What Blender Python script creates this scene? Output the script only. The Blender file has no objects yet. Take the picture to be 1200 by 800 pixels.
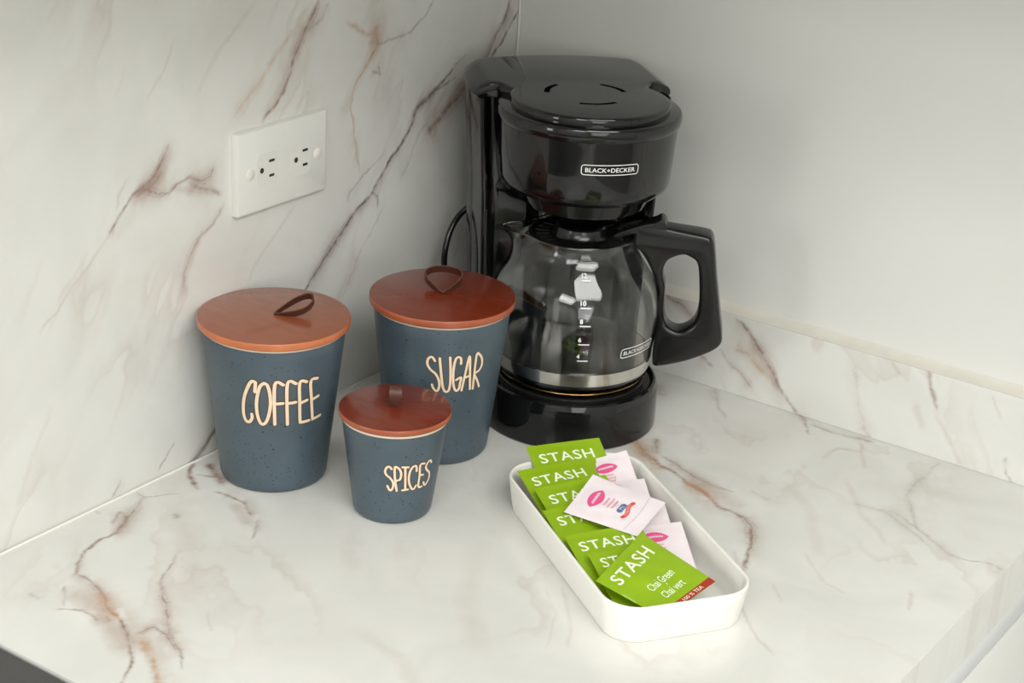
import bpy, bmesh, math
import numpy as np
from mathutils import Vector, Matrix
SC = bpy.context.scene
COL = SC.collection
PI = math.pi

# ---------------------------------------------------------------- camera
cam_d = bpy.data.cameras.new('camera')
cam_d.sensor_fit = 'HORIZONTAL'
cam_d.sensor_width = 36.0
cam_d.lens = 2097.03 / 1200 * 36.0
cam_d.clip_start = 0.02
cam = bpy.data.objects.new('camera', cam_d)
cam.location = (0.9679, -1.4065, 0.6928)
cam.rotation_euler = (1.1721, -0.0546, 0.6137)
COL.objects.link(cam)
SC.camera = cam

# ---------------------------------------------------------------- light
w = bpy.data.worlds.new('world')
SC.world = w
w.use_nodes = True
bg = w.node_tree.nodes['Background']
bg.inputs[0].default_value = (0.93, 0.96, 1.0, 1)
bg.inputs[1].default_value = 0.35


def area(name, loc, target, sx, sy, power, col):
    d = bpy.data.lights.new(name, 'AREA')
    d.shape = 'RECTANGLE'
    d.size, d.size_y, d.energy, d.color = sx, sy, power, col
    o = bpy.data.objects.new(name, d)
    o.location = loc
    o.rotation_euler = (Vector(target) - Vector(loc)).to_track_quat('-Z', 'Y').to_euler()
    COL.objects.link(o)
    return o


area('window_daylight', (-0.85, -2.85, 0.55), (0.2, 0, 0.1), 1.0, 0.8, 19, (1.0, 0.995, 0.98))
area('side_window_daylight', (2.85, -2.3, 0.8), (0.3, -0.3, 0.0), 1.8, 1.3, 28, (0.99, 0.995, 1.0))
area('ceiling_panel_light', (1.4, -1.0, 1.52), (1.2, -0.8, 0.0), 1.4, 1.4, 56, (1.0, 0.99, 0.955))
area('added_fill_light', (1.0, -2.5, 1.52), (1.0, -2.55, 0.0), 1.0, 0.7, 24, (1.0, 0.99, 0.96))  # unseen fill lamp, added to brighten the room reflected in glass and black plastic
SC.view_settings.view_transform = 'Standard'
SC.view_settings.look = 'None'
SC.view_settings.gamma = 1.0
SC.view_settings.use_curve_mapping = False
SC.view_settings.exposure = -0.2


# ---------------------------------------------------------------- materials
def lin(c):
    return tuple((x / 12.92 if x <= 0.04045 else ((x + 0.055) / 1.055) ** 2.4) for x in [v / 255 for v in c])


def mat(name, rgb, rough=0.5, metal=0.0, trans=0.0, ior=1.5, coat=0.0, var=0.0, scale=40.0, bump=0.0, bscale=200.0, stretch=None, spec=0.5):
    m = bpy.data.materials.new(name)
    m.use_nodes = True
    nt = m.node_tree
    b = nt.nodes['Principled BSDF']
    c = lin(rgb)
    b.inputs['Base Color'].default_value = (*c, 1)
    b.inputs['Roughness'].default_value = rough
    b.inputs['Metallic'].default_value = metal
    b.inputs['Transmission Weight'].default_value = trans
    b.inputs['IOR'].default_value = ior
    b.inputs['Coat Weight'].default_value = coat
    b.inputs['Coat Roughness'].default_value = 0.08
    b.inputs['Specular IOR Level'].default_value = spec
    tc = nt.nodes.new('ShaderNodeTexCoord')
    vec = tc.outputs['Object']
    if stretch:
        mp = nt.nodes.new('ShaderNodeMapping')
        mp.inputs['Scale'].default_value = stretch
        nt.links.new(vec, mp.inputs[0])
        vec = mp.outputs[0]
    if var:
        n = nt.nodes.new('ShaderNodeTexNoise')
        n.inputs['Scale'].default_value = scale
        n.inputs['Detail'].default_value = 5
        nt.links.new(vec, n.inputs['Vector'])
        r = nt.nodes.new('ShaderNodeValToRGB')
        r.color_ramp.elements[0].position = 0.3
        r.color_ramp.elements[1].position = 0.7
        r.color_ramp.elements[0].color = (*[max(0, v * (1 - var)) for v in c], 1)
        r.color_ramp.elements[1].color = (*[min(1, v * (1 + var)) for v in c], 1)
        nt.links.new(n.outputs['Fac'], r.inputs[0])
        nt.links.new(r.outputs[0], b.inputs['Base Color'])
    if bump:
        n2 = nt.nodes.new('ShaderNodeTexNoise')
        n2.inputs['Scale'].default_value = bscale
        n2.inputs['Detail'].default_value = 3
        nt.links.new(vec, n2.inputs['Vector'])
        bp = nt.nodes.new('ShaderNodeBump')
        bp.inputs['Strength'].default_value = bump
        bp.inputs['Distance'].default_value = 0.0006
        nt.links.new(n2.outputs['Fac'], bp.inputs['Height'])
        nt.links.new(bp.outputs[0], b.inputs['Normal'])
    return m


def marble_mat(name, rough=0.16):
    """stone: vein pigment stored per point of the slab, plus node noise for clouding and grain"""
    m = bpy.data.materials.new(name)
    m.use_nodes = True
    nt = m.node_tree
    b = nt.nodes['Principled BSDF']
    at = nt.nodes.new('ShaderNodeAttribute')
    at.attribute_name = 'pigment'
    tc = nt.nodes.new('ShaderNodeTexCoord')
    n = nt.nodes.new('ShaderNodeTexNoise')
    n.inputs['Scale'].default_value = 9
    n.inputs['Detail'].default_value = 6
    n.inputs['Distortion'].default_value = 1.2
    nt.links.new(tc.outputs['Object'], n.inputs['Vector'])
    r = nt.nodes.new('ShaderNodeValToRGB')
    r.color_ramp.elements[0].position = 0.35
    r.color_ramp.elements[0].color = (0.925, 0.925, 0.92, 1)
    r.color_ramp.elements[1].position = 0.62
    r.color_ramp.elements[1].color = (1, 1, 1, 1)
    nt.links.new(n.outputs['Fac'], r.inputs[0])
    mx = nt.nodes.new('ShaderNodeMixRGB')
    mx.blend_type = 'MULTIPLY'
    mx.inputs[0].default_value = 1
    nt.links.new(at.outputs['Color'], mx.inputs[1])
    nt.links.new(r.outputs[0], mx.inputs[2])
    nt.links.new(mx.outputs[0], b.inputs['Base Color'])
    b.inputs['Roughness'].default_value = rough
    return m


def glaze_mat():
    """speckled slate-blue stoneware glaze"""
    m = mat('speckled_blue_glaze', (74, 88, 97), rough=0.36, var=0.12, scale=22, spec=0.45)
    nt = m.node_tree
    b = nt.nodes['Principled BSDF']
    src = b.inputs['Base Color'].links[0].from_socket
    tc = [x for x in nt.nodes if x.type == 'TEX_COORD'][0]
    for sc_, th, seedoff in ((330, 0.20, 0.0), (150, 0.135, 3.0)):
        v = nt.nodes.new('ShaderNodeTexVoronoi')
        v.inputs['Scale'].default_value = sc_
        mp = nt.nodes.new('ShaderNodeMapping')
        mp.inputs['Location'].default_value = (seedoff, seedoff, 0)
        nt.links.new(tc.outputs['Object'], mp.inputs[0])
        nt.links.new(mp.outputs[0], v.inputs['Vector'])
        # only some cells carry a fleck, and flecks gather in drifts
        sep = nt.nodes.new('ShaderNodeSeparateColor')
        nt.links.new(v.outputs['Color'], sep.inputs[0])
        big = nt.nodes.new('ShaderNodeTexNoise')
        big.inputs['Scale'].default_value = 28
        nt.links.new(mp.outputs[0], big.inputs['Vector'])
        thr = nt.nodes.new('ShaderNodeMath')
        thr.operation = 'MULTIPLY'
        thr.inputs[1].default_value = th * 2.1
        nt.links.new(big.outputs['Fac'], thr.inputs[0])
        sz = nt.nodes.new('ShaderNodeMath')
        sz.operation = 'MULTIPLY'
        nt.links.new(thr.outputs[0], sz.inputs[0])
        nt.links.new(sep.outputs[0], sz.inputs[1])
        cmp_ = nt.nodes.new('ShaderNodeMath')
        cmp_.operation = 'LESS_THAN'
        nt.links.new(v.outputs['Distance'], cmp_.inputs[0])
        nt.links.new(sz.outputs[0], cmp_.inputs[1])
        fac = nt.nodes.new('ShaderNodeMath')
        fac.operation = 'MULTIPLY'
        fac.inputs[1].default_value = 0.8
        nt.links.new(cmp_.outputs[0], fac.inputs[0])
        mx = nt.nodes.new('ShaderNodeMixRGB')
        mx.inputs[2].default_value = (*lin((30, 34, 40)), 1)
        nt.links.new(fac.outputs[0], mx.inputs[0])
        nt.links.new(src, mx.inputs[1])
        src = mx.outputs[0]
    nt.links.new(src, b.inputs['Base Color'])
    return m


M = dict(
    top=marble_mat('marble_worktop', 0.2),
    wall=marble_mat('marble_wall', 0.17),
    paint=mat('white_gloss_wall', (226, 226, 222), 0.22, var=0.01, scale=5, bump=0.03, bscale=12),
    room=mat('matte_wall', (221, 222, 219), 0.8, var=0.02, scale=3),
    floor=mat('grey_floor', (150, 147, 142), 0.5, var=0.1, scale=6),
    caulk=mat('cream_sealant', (230, 226, 215), 0.5, var=0.03, scale=60, bump=0.1),
    joint=mat('white_grout', (240, 238, 230), 0.5, var=0.02, scale=60),
    cab=mat('white_laminate', (228, 228, 224), 0.3, var=0.01, scale=8),
    rail=mat('grey_white_rail', (226, 229, 230), 0.25, var=0.01, scale=8),
    range=mat('charcoal_enamel', (66, 65, 64), 0.45, var=0.06, scale=30),
    iron=mat('cast_iron', (38, 38, 38), 0.6, var=0.1, scale=60),
    plate=mat('white_plastic', (229, 230, 224), 0.32, var=0.01, scale=30),
    cap=mat('warm_white_plastic', (236, 234, 224), 0.3, var=0.01, scale=30),
    slot=mat('socket_hole', (52, 48, 44), 0.7, var=0.05),
    glaze=glaze_mat(),
    cream=mat('cream_inlay', (236, 214, 184), 0.55, var=0.05, scale=400),
    halo=mat('brown_glaze_edge', (92, 58, 46), 0.5, var=0.1, scale=300),
    rim=mat('raw_cream_rim', (226, 208, 186), 0.5, var=0.04, scale=200),
    leather=mat('brown_leather', (84, 50, 40), 0.42, var=0.2, scale=220, bump=0.3, bscale=700),
    black=mat('black_gloss_plastic', (15, 15, 15), 0.07, var=0.05, scale=20, spec=0.5),
    blackh=mat('black_satin_plastic', (17, 17, 17), 0.2, var=0.05, scale=20, spec=0.5),
    matte=mat('black_matte_plastic', (16, 16, 16), 0.42, var=0.05, scale=20),
    glass=mat('clear_glass', (252, 253, 252), 0.0, trans=1.0, ior=1.47),
    steel=mat('brushed_steel', (214, 211, 204), 0.13, metal=1.0, var=0.03, scale=8, stretch=(1, 1, 60)),
    print=mat('white_print', (232, 232, 230), 0.5, var=0.01),
    tray=mat('glazed_white_ceramic', (240, 238, 231), 0.28, var=0.008, scale=20),
    green=mat('green_foil', (143, 178, 28), 0.24, var=0.05, scale=30, bump=0.7, bscale=70, spec=0.4),
    gprint=mat('pale_green_print', (240, 248, 218), 0.45, var=0.01),
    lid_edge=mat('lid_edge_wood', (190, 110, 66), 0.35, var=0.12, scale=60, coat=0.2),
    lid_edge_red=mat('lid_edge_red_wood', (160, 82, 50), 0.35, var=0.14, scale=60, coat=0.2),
    fold=mat('grey_fold', (206, 204, 206), 0.5, var=0.02),
    gold=mat('gold_line', (205, 160, 90), 0.25, metal=1.0),
    red=mat('red_brown_strip', (166, 52, 40), 0.35, var=0.04, scale=60),
    pinkp=mat('pale_pink_paper', (243, 232, 236), 0.5, var=0.025, scale=55, bump=0.6, bscale=80),
    hot=mat('pink_ink', (236, 92, 150), 0.45, var=0.03),
    soft=mat('light_pink_ink', (240, 150, 176), 0.45, var=0.03),
    blue=mat('blue_ink', (92, 116, 168), 0.45, var=0.03),
    redink=mat('red_ink', (232, 84, 72), 0.45, var=0.03),
)


def wood(name, rgb, var):
    return mat(name, rgb, 0.27, coat=0.35, var=var, scale=34, stretch=(1, 4.5, 1), bump=0.05, bscale=60)


# ---------------------------------------------------------------- mesh helpers
def link(name, me, m=None, parent=None, smooth=True, auto=None):
    if m is not None:
        me.materials.append(m)
    if smooth:
        me.polygons.foreach_set('use_smooth', [True] * len(me.polygons))
    o = bpy.data.objects.new(name, me)
    COL.objects.link(o)
    if parent:
        o.parent = parent
    if auto:
        set_sharp(me, auto)
    return o


def set_sharp(me, deg):
    bm = bmesh.new()
    bm.from_mesh(me)
    for e in bm.edges:
        e.smooth = not (len(e.link_faces) != 2 or e.calc_face_angle(0) > math.radians(deg))
    bm.to_mesh(me)
    bm.free()


def raw(name, V, F, m=None, parent=None, smooth=True, auto=None, fix=True):
    me = bpy.data.meshes.new(name)
    me.from_pydata([tuple(map(float, v)) for v in V], [], F)
    if fix:
        bm = bmesh.new()
        bm.from_mesh(me)
        bmesh.ops.recalc_face_normals(bm, faces=bm.faces)
        bm.to_mesh(me)
        bm.free()
    me.update()
    return link(name, me, m, parent, smooth, auto)


def empty(name, loc, rz=0.0):
    o = bpy.data.objects.new(name, None)
    o.location = loc
    o.rotation_euler = (0, 0, rz)
    o.empty_display_size = 0.02
    COL.objects.link(o)
    return o


def tag(o, label=None, cat=None, group=None, kind=None):
    if label: o['label'] = label
    if cat: o['category'] = cat
    if group: o['group'] = group
    if kind: o['kind'] = kind
    return o


def box(name, lo, hi, m, parent=None, bev=0.0, seg=2):
    bm = bmesh.new()
    bmesh.ops.create_cube(bm, size=1)
    for v in bm.verts:
        v.co = Vector([lo[i] + (v.co[i] + 0.5) * (hi[i] - lo[i]) for i in range(3)])
    if bev:
        bmesh.ops.bevel(bm, geom=bm.edges[:], offset=bev, segments=seg, affect='EDGES', profile=0.5)
    me = bpy.data.meshes.new(name)
    bm.to_mesh(me)
    bm.free()
    return link(name, me, m, parent, smooth=bool(bev), auto=40 if bev else None)


def rings(name, R, m, parent=None, closed=False, cap0=True, cap1=True, auto=50):
    """loft a list of equal-length closed point rings"""
    n = len(R[0])
    V = [p for r in R for p in r]
    F = []
    K = len(R)
    for k in range(K if closed else K - 1):
        a, b = k * n, ((k + 1) % K) * n
        for i in range(n):
            j = (i + 1) % n
            F.append((a + i, a + j, b + j, b + i))
    if not closed:
        if cap0: F.append(tuple(range(n)))
        if cap1: F.append(tuple(range((K - 1) * n, K * n)))
    return raw(name, V, F, m, parent, auto=auto)


def lathe(name, prof, m, parent=None, n=96, closed=False, c=(0, 0), auto=35, fn=None):
    """prof = [(z, r)]; fn(angle, z, r) -> r may deform it"""
    R = []
    for z, r in prof:
        ring = []
        for i in range(n):
            a = 2 * PI * i / n
            rr = fn(a, z, r) if fn else r
            ring.append((c[0] + rr * math.cos(a), c[1] + rr * math.sin(a), z))
        R.append(ring)
    return rings(name, R, m, parent, closed=closed, auto=auto)


def rrect(hx, hy, r, z, n=8, cx=0.0, cy=0.0):
    P = []
    for sx, sy, a0 in ((1, 1, 0), (-1, 1, 90), (-1, -1, 180), (1, -1, 270)):
        for k in range(n + 1):
            a = math.radians(a0 + 90 * k / n)
            P.append((cx + sx * (hx - r) + r * math.cos(a), cy + sy * (hy - r) + r * math.sin(a), z))
    return P


def catmull(P, k=6, closed=False):
    P = [np.array(p, float) for p in P]
    n = len(P)
    out = []
    for i in range(n if closed else n - 1):
        if closed:
            a, b, c, d = P[(i - 1) % n], P[i], P[(i + 1) % n], P[(i + 2) % n]
        else:
            a, b, c, d = P[max(i - 1, 0)], P[i], P[i + 1], P[min(i + 2, n - 1)]
        for t in np.arange(k) / k:
            out.append(0.5 * ((2 * b) + (c - a) * t + (2 * a - 5 * b + 4 * c - d) * t * t + (3 * b - a - 3 * c + d) * t ** 3))
    if not closed:
        out.append(P[-1])
    return out


def tube(name, pts, r, m, parent=None, n=10, closed=False):
    P = [Vector(p) for p in pts]
    R = []
    up = Vector((0, 0, 1))
    prev = None
    for i, q in enumerate(P):
        if closed:
            t = P[(i + 1) % len(P)] - P[i - 1]
        else:
            t = P[min(i + 1, len(P) - 1)] - P[max(i - 1, 0)]
        t.normalize()
        if prev is None:
            s = t.cross(up)
            if s.length < 1e-3: s = t.cross(Vector((1, 0, 0)))
        else:
            s = prev - t * prev.dot(t)
        s.normalize()
        prev = s
        u = s.cross(t)
        rr = r[i] if isinstance(r, (list, tuple)) else r
        R.append([tuple(q + s * rr * math.cos(2 * PI * k / n) + u * rr * math.sin(2 * PI * k / n)) for k in range(n)])
    return rings(name, R, m, parent, closed=closed)


def eval_mesh(o):
    dg = bpy.context.evaluated_depsgraph_get()
    dg.update()
    me = bpy.data.meshes.new_from_object(o.evaluated_get(dg))
    return me


def outline_plate(name, loops, half, bev, m, parent, place, auto=35):
    """flat 2D outline with holes, thickened both ways; place(x, y, t) -> 3D"""
    cu = bpy.data.curves.new(name + '_tmp', 'CURVE')
    cu.dimensions = '2D'
    cu.fill_mode = 'BOTH'
    cu.extrude = half - bev
    cu.bevel_depth = bev
    cu.bevel_resolution = 3
    cu.offset = -bev
    for lp in loops:
        sp = cu.splines.new('POLY')
        sp.points.add(len(lp) - 1)
        for q, p in zip(sp.points, lp):
            q.co = (p[0], p[1], 0, 1)
        sp.use_cyclic_u = True
    tmp = bpy.data.objects.new(name + '_tmp', cu)
    COL.objects.link(tmp)
    me = eval_mesh(tmp)
    bpy.data.objects.remove(tmp)
    for v in me.vertices:
        v.co = place(*v.co)
    bm = bmesh.new()
    bm.from_mesh(me)
    bmesh.ops.remove_doubles(bm, verts=bm.verts, dist=1e-6)
    bmesh.ops.recalc_face_normals(bm, faces=bm.faces)
    bm.to_mesh(me)
    bm.free()
    me.materials.clear()
    return link(name, me, m, parent, auto=auto)


def text2d(s, size=1.0, space=1.0, bold=0.0):
    """flat text outline -> (verts2d, faces), centred on its own box"""
    cu = bpy.data.curves.new('t_tmp', 'FONT')
    cu.body = s
    cu.size = size
    cu.space_character = space
    cu.offset = bold
    cu.resolution_u = 3
    cu.align_x = 'CENTER'
    tmp = bpy.data.objects.new('t_tmp', cu)
    COL.objects.link(tmp)
    me = eval_mesh(tmp)
    bpy.data.objects.remove(tmp)
    V = np.array([v.co[:2] for v in me.vertices])
    F = [tuple(p.vertices) for p in me.polygons]
    c = (V.max(0) + V.min(0)) / 2
    ext = V.max(0) - V.min(0)
    bpy.data.meshes.remove(me)
    return V - c, F, ext


def text_on(name, s, place, w, h, m, parent, bold=0.0, space=1.0, rot=0.0, at=(0, 0)):
    """text stretched to w x h, then laid by place(x, y)"""
    V, F, e = text2d(s, 1.0, space, bold)
    V = V / e * np.array([w, h])
    ca, sa = math.cos(rot), math.sin(rot)
    W = [place(at[0] + x * ca - y * sa, at[1] + x * sa + y * ca) for x, y in V]
    return raw(name, W, F, m, parent, smooth=False, fix=False)


def ribbon(name, strokes, width, place, m, parent, lift=0.0003, closed=False, join=None):
    """round-ended flat strokes in a 2D chart, laid by place(x, y, lift)"""
    V, F = [], []
    for k_, st in enumerate(strokes):
        P = [np.array(p, float) for p in st]
        wd = width[k_] if isinstance(width, (list, tuple)) else width
        lf = lift + 0.00001 * (k_ % 7)
        n = len(P)
        L, Rr = [], []
        for i in range(n):
            if closed:
                t = P[(i + 1) % n] - P[i - 1]
            else:
                t = P[min(i + 1, n - 1)] - P[max(i - 1, 0)]
            t = t / (np.linalg.norm(t) + 1e-12)
            nn = np.array([-t[1], t[0]])
            L.append(P[i] + nn * wd / 2)
            Rr.append(P[i] - nn * wd / 2)
        b = len(V)
        for i in range(n):
            V.append(place(L[i][0], L[i][1], lf))
            V.append(place(P[i][0], P[i][1], lf + 0.00012))
            V.append(place(Rr[i][0], Rr[i][1], lf))
        for i in range(n if closed else n - 1):
            j = (i + 1) % n
            F.append((b + 3 * i, b + 3 * i + 1, b + 3 * j + 1, b + 3 * j))
            F.append((b + 3 * i + 1, b + 3 * i + 2, b + 3 * j + 2, b + 3 * j + 1))
        if not closed:
            for q, s in ((P[0], P[0] - P[1]), (P[-1], P[-1] - P[-2])):
                a0 = math.atan2(s[1], s[0])
                c0 = len(V)
                V.append(place(q[0], q[1], lf + 0.00012))
                for k in range(7):
                    a = a0 - PI / 2 + PI * k / 6
                    V.append(place(q[0] + wd / 2 * math.cos(a), q[1] + wd / 2 * math.sin(a), lf))
                for k in range(6):
                    F.append((c0, c0 + 1 + k, c0 + 2 + k))
    return raw(name, V, F, m, parent, smooth=True, fix=False)


# ---------------------------------------------------------------- marble slabs
COFFEE = [[(-1.1149,0.0961),(-1.1016,0.1032),(-1.1092,0.1051),(-1.1594,0.1051),(-1.2151,0.0999),(-1.2782,0.0907),(-1.306,0.0825),(-1.3114,0.0745),(-1.2886,0.0692),(-1.2473,0.0673),(-1.2033,0.0685),(-1.1724,0.072),(-1.1766,0.0751)],[(-0.9747,0.1047),(-1.037,0.1013),(-1.0789,0.0924),(-1.0964,0.0844),(-1.0885,0.0758),(-1.0523,0.0688),(-1.0064,0.0667),(-0.9526,0.0692),(-0.9123,0.0757),(-0.8859,0.0853),(-0.895,0.0947),(-0.9269,0.1025),(-0.9747,0.1047)],[(-0.8214,0.067),(-0.8246,0.1034),(-0.7039,0.1031)],[(-0.8106,0.0859),(-0.7036,0.0862)],[(-0.6245,0.0664),(-0.6455,0.1037),(-0.5178,0.1032)],[(-0.6205,0.0858),(-0.5093,0.0861)],[(-0.3525,0.1033),(-0.4603,0.1038),(-0.4444,0.0848),(-0.4208,0.0679),(-0.3971,0.0665),(-0.2591,0.0665)],[(-0.4262,0.0847),(-0.3244,0.0862)],[(-0.1703,0.104),(-0.2813,0.1029),(-0.2451,0.0855),(-0.1958,0.0678),(-0.1685,0.0669),(-0.0331,0.0678)],[(-0.2218,0.0856),(-0.1181,0.0871)]]
SUGAR = [[(-1.0098,0.1028),(-1.0502,0.1061),(-1.0945,0.1055),(-1.1218,0.1022),(-1.1151,0.098),(-1.0623,0.0937),(-0.998,0.0908),(-0.9492,0.086),(-0.9278,0.0803),(-0.9479,0.0752),(-0.983,0.0744),(-1.026,0.0771),(-1.0452,0.0802)],[(-0.9395,0.1055),(-0.9141,0.0932),(-0.881,0.0804),(-0.853,0.0754),(-0.8155,0.0736),(-0.7754,0.0753),(-0.7589,0.0818),(-0.7659,0.0932),(-0.7857,0.1064)],[(-0.6119,0.0998),(-0.6194,0.1048),(-0.662,0.1064),(-0.6992,0.1044),(-0.7191,0.0974),(-0.721,0.0895),(-0.7078,0.0809),(-0.6791,0.0758),(-0.646,0.0742),(-0.6117,0.0762),(-0.6009,0.0811),(-0.5916,0.0868),(-0.6672,0.0847)],[(-0.564,0.0741),(-0.5239,0.0906),(-0.4849,0.1063),(-0.4492,0.0914),(-0.4161,0.0742)],[(-0.5095,0.0862),(-0.4475,0.0875)],[(-0.3623,0.074),(-0.3658,0.087),(-0.3639,0.1061),(-0.3173,0.1063),(-0.2545,0.1012),(-0.2432,0.0947),(-0.2896,0.0903),(-0.3614,0.088),(-0.2937,0.0811),(-0.2417,0.0747)]]
SPICES = [[(-0.9464,0.0541),(-0.9858,0.0561),(-1.0369,0.0556),(-1.0755,0.0518),(-1.0488,0.0483),(-0.975,0.0458),(-0.9126,0.042),(-0.9027,0.0377),(-0.9418,0.0343),(-0.9837,0.0345),(-1.0265,0.0381)],[(-0.8225,0.0335),(-0.8671,0.0439),(-0.8833,0.0554),(-0.8325,0.0557),(-0.7714,0.0529),(-0.746,0.0486),(-0.7671,0.0444),(-0.833,0.0433)],[(-0.7299,0.0558),(-0.6042,0.0553)],[(-0.6705,0.0553),(-0.6366,0.0342)],[(-0.7033,0.0339),(-0.5738,0.0342)],[(-0.4168,0.0504),(-0.4375,0.0551),(-0.5018,0.0553),(-0.5566,0.052),(-0.5785,0.0461),(-0.5576,0.0399),(-0.4925,0.0346),(-0.4363,0.0339),(-0.3903,0.0368)],[(-0.2411,0.0557),(-0.3423,0.0554),(-0.3314,0.0453),(-0.3338,0.0369),(-0.2982,0.0341),(-0.238,0.0343)],[(-0.3253,0.0459),(-0.2403,0.0452)],[(-0.045,0.0543),(-0.0875,0.0567),(-0.1471,0.0557),(-0.1923,0.0521),(-0.1492,0.0486),(-0.0628,0.045),(-0.0435,0.0399),(-0.0927,0.0358),(-0.1554,0.0345),(-0.1992,0.0378)]]
WALL_VEINS = [('G',2.2,0.8,[(-1.1,332.4), (-10.3,309.9), (-23.3,297.9), (-33.1,282.1), (-48.4,266.6)]), ('G',2.22,0.75,[(13.1,318.8), (1.4,305.6), (-8.8,293.1), (-22.0,282.8), (-40.1,265.9)]), ('P',8.86,0.5,[(5.4,324.1), (-9.6,301.5), (-27.7,283.7)]), ('G',2.24,0.9,[(-70.5,287.6), (-89.8,277.9), (-106.1,267.1), (-127.4,254.9), (-142.4,249.7), (-148.0,236.3), (-163.5,221.0), (-181.5,207.1), (-194.4,193.8), (-202.6,183.6), (-216.8,177.3), (-234.3,164.7), (-251.5,151.3), (-268.6,135.7), (-279.9,126.7), (-288.8,118.0), (-302.3,108.9)]), ('P',6.2,0.5,[(-70.1,282.7), (-106.0,264.6), (-142.3,247.3), (-163.5,219.3), (-199.0,185.2), (-228.4,165.6)]), ('G',1.57,0.7,[(-140.1,253.3), (-112.3,261.7), (-82.5,268.5)]), ('B',6.44,0.7,[(-53.0,254.9), (-74.5,250.6), (-93.9,241.9), (-113.0,230.9), (-125.5,222.8)]), ('P',12.91,0.5,[(-53.4,259.1), (-87.9,251.5), (-107.0,240.4)]), ('G',1.53,0.7,[(-202.7,186.1), (-195.0,177.8), (-197.1,167.7)]), ('G',1.3,0.5,[(-188.1,218.2), (-199.9,209.6), (-217.7,203.2), (-232.7,190.7), (-237.2,183.8)]), ('O',2.86,0.8,[(-204.9,336.0), (-200.8,320.2), (-208.6,310.2), (-217.7,301.9)]), ('O',1.74,0.55,[(-217.7,301.9), (-226.6,292.8), (-232.1,284.0), (-235.1,269.3), (-233.5,253.6), (-230.7,237.5), (-226.6,221.0), (-222.6,208.3)]), ('O',2.81,0.5,[(-245.3,343.7), (-230.5,339.9), (-219.9,332.3), (-203.4,326.7)]), ('B',1.45,0.6,[(-197.6,300.7), (-196.1,292.7), (-208.1,297.1)]), ('P',8.56,0.5,[(-204.5,324.6), (-217.7,304.2), (-235.5,280.8), (-246.5,263.8)]), ('B',2.28,0.75,[(-279.0,371.1), (-284.1,359.0), (-296.7,344.5), (-305.1,333.7), (-311.3,324.0), (-317.5,312.1), (-325.8,299.2), (-334.1,290.6), (-344.4,283.2), (-348.5,278.3)]), ('P',7.02,0.45,[(-288.4,356.1), (-305.1,337.3), (-320.6,311.2), (-346.4,281.5)]), ('O',3.44,0.3,[(-292.8,367.4), (-305.3,351.5), (-320.9,339.8), (-334.3,331.4), (-348.5,316.2), (-366.7,301.8), (-381.7,287.1)]), ('G',1.07,0.5,[(-268.1,367.4), (-275.4,354.1), (-292.4,343.8)]), ('B',1.97,0.75,[(-456.0,280.1), (-462.7,269.2), (-469.3,260.3), (-476.7,255.1), (-485.8,252.4), (-494.8,249.1), (-503.8,242.3), (-513.0,231.6), (-519.4,224.3)]), ('P',8.74,0.6,[(-458.0,273.6), (-463.1,255.5), (-476.9,250.3), (-494.9,245.7)]), ('B',3.97,0.45,[(-461.1,261.9), (-474.1,252.5), (-490.4,248.0)]), ('P',2.32,0.6,[(-498.7,262.3), (-509.5,252.6), (-512.5,243.1)]), ('B',1.48,0.7,[(-485.8,252.4), (-468.1,242.7), (-454.3,240.8), (-444.8,247.8), (-433.5,250.1), (-421.2,244.4), (-411.6,245.1), (-406.6,253.2)]), ('B',2.52,0.5,[(-433.6,245.2), (-416.6,236.2), (-399.1,228.5)]), ('P',5.84,0.5,[(-449.6,243.9), (-421.4,235.9), (-402.0,230.6)]), ('P',2.29,0.4,[(-519.4,224.3), (-535.7,208.0), (-553.2,195.7), (-575.0,178.0), (-592.1,166.0)]), ('B',1.71,0.4,[(-395.3,218.1), (-407.3,205.0), (-422.1,195.6), (-434.9,184.4), (-441.9,171.7), (-439.4,156.2)]), ('P',5.13,0.35,[(-395.3,218.1), (-422.1,195.6), (-439.1,170.9), (-443.4,150.0)]), ('P',2.76,0.4,[(-308.8,197.2), (-330.3,179.5), (-351.6,162.0), (-367.3,143.3)]), ('P',2.31,0.35,[(-446.5,363.6), (-460.7,336.3), (-477.2,322.8)]), ('G',1.28,0.5,[(-122.7,346.6), (-132.2,336.4), (-156.3,322.3), (-192.4,318.9), (-216.1,322.7)]), ('G',2.1,0.22,[(-101.5,255.7), (-138.3,222.2), (-152.4,200.7), (-161.8,186.4)]), ('G',3.26,0.75,[(-397.3,34.9), (-411.0,18.1), (-426.6,5.3), (-444.0,-3.4)]), ('P',9.32,0.5,[(-397.3,38.9), (-415.2,17.2), (-435.9,-3.3)]), ('G',1.17,0.5,[(-456.2,25.1), (-464.3,15.5), (-473.3,6.3)]), ('G',1.12,0.5,[(-515.7,14.1), (-526.3,2.9)]), ('P',3.25,0.3,[(-356.5,380.1), (-400.5,346.0), (-424.6,316.2)]), ('P',3.91,0.25,[(-583.7,100.3), (-606.6,65.6), (-621.4,27.8)]), ('G',1.55,0.25,[(-186.0,167.4), (-221.1,127.0), (-244.1,92.0), (-252.2,35.6)])]
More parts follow.
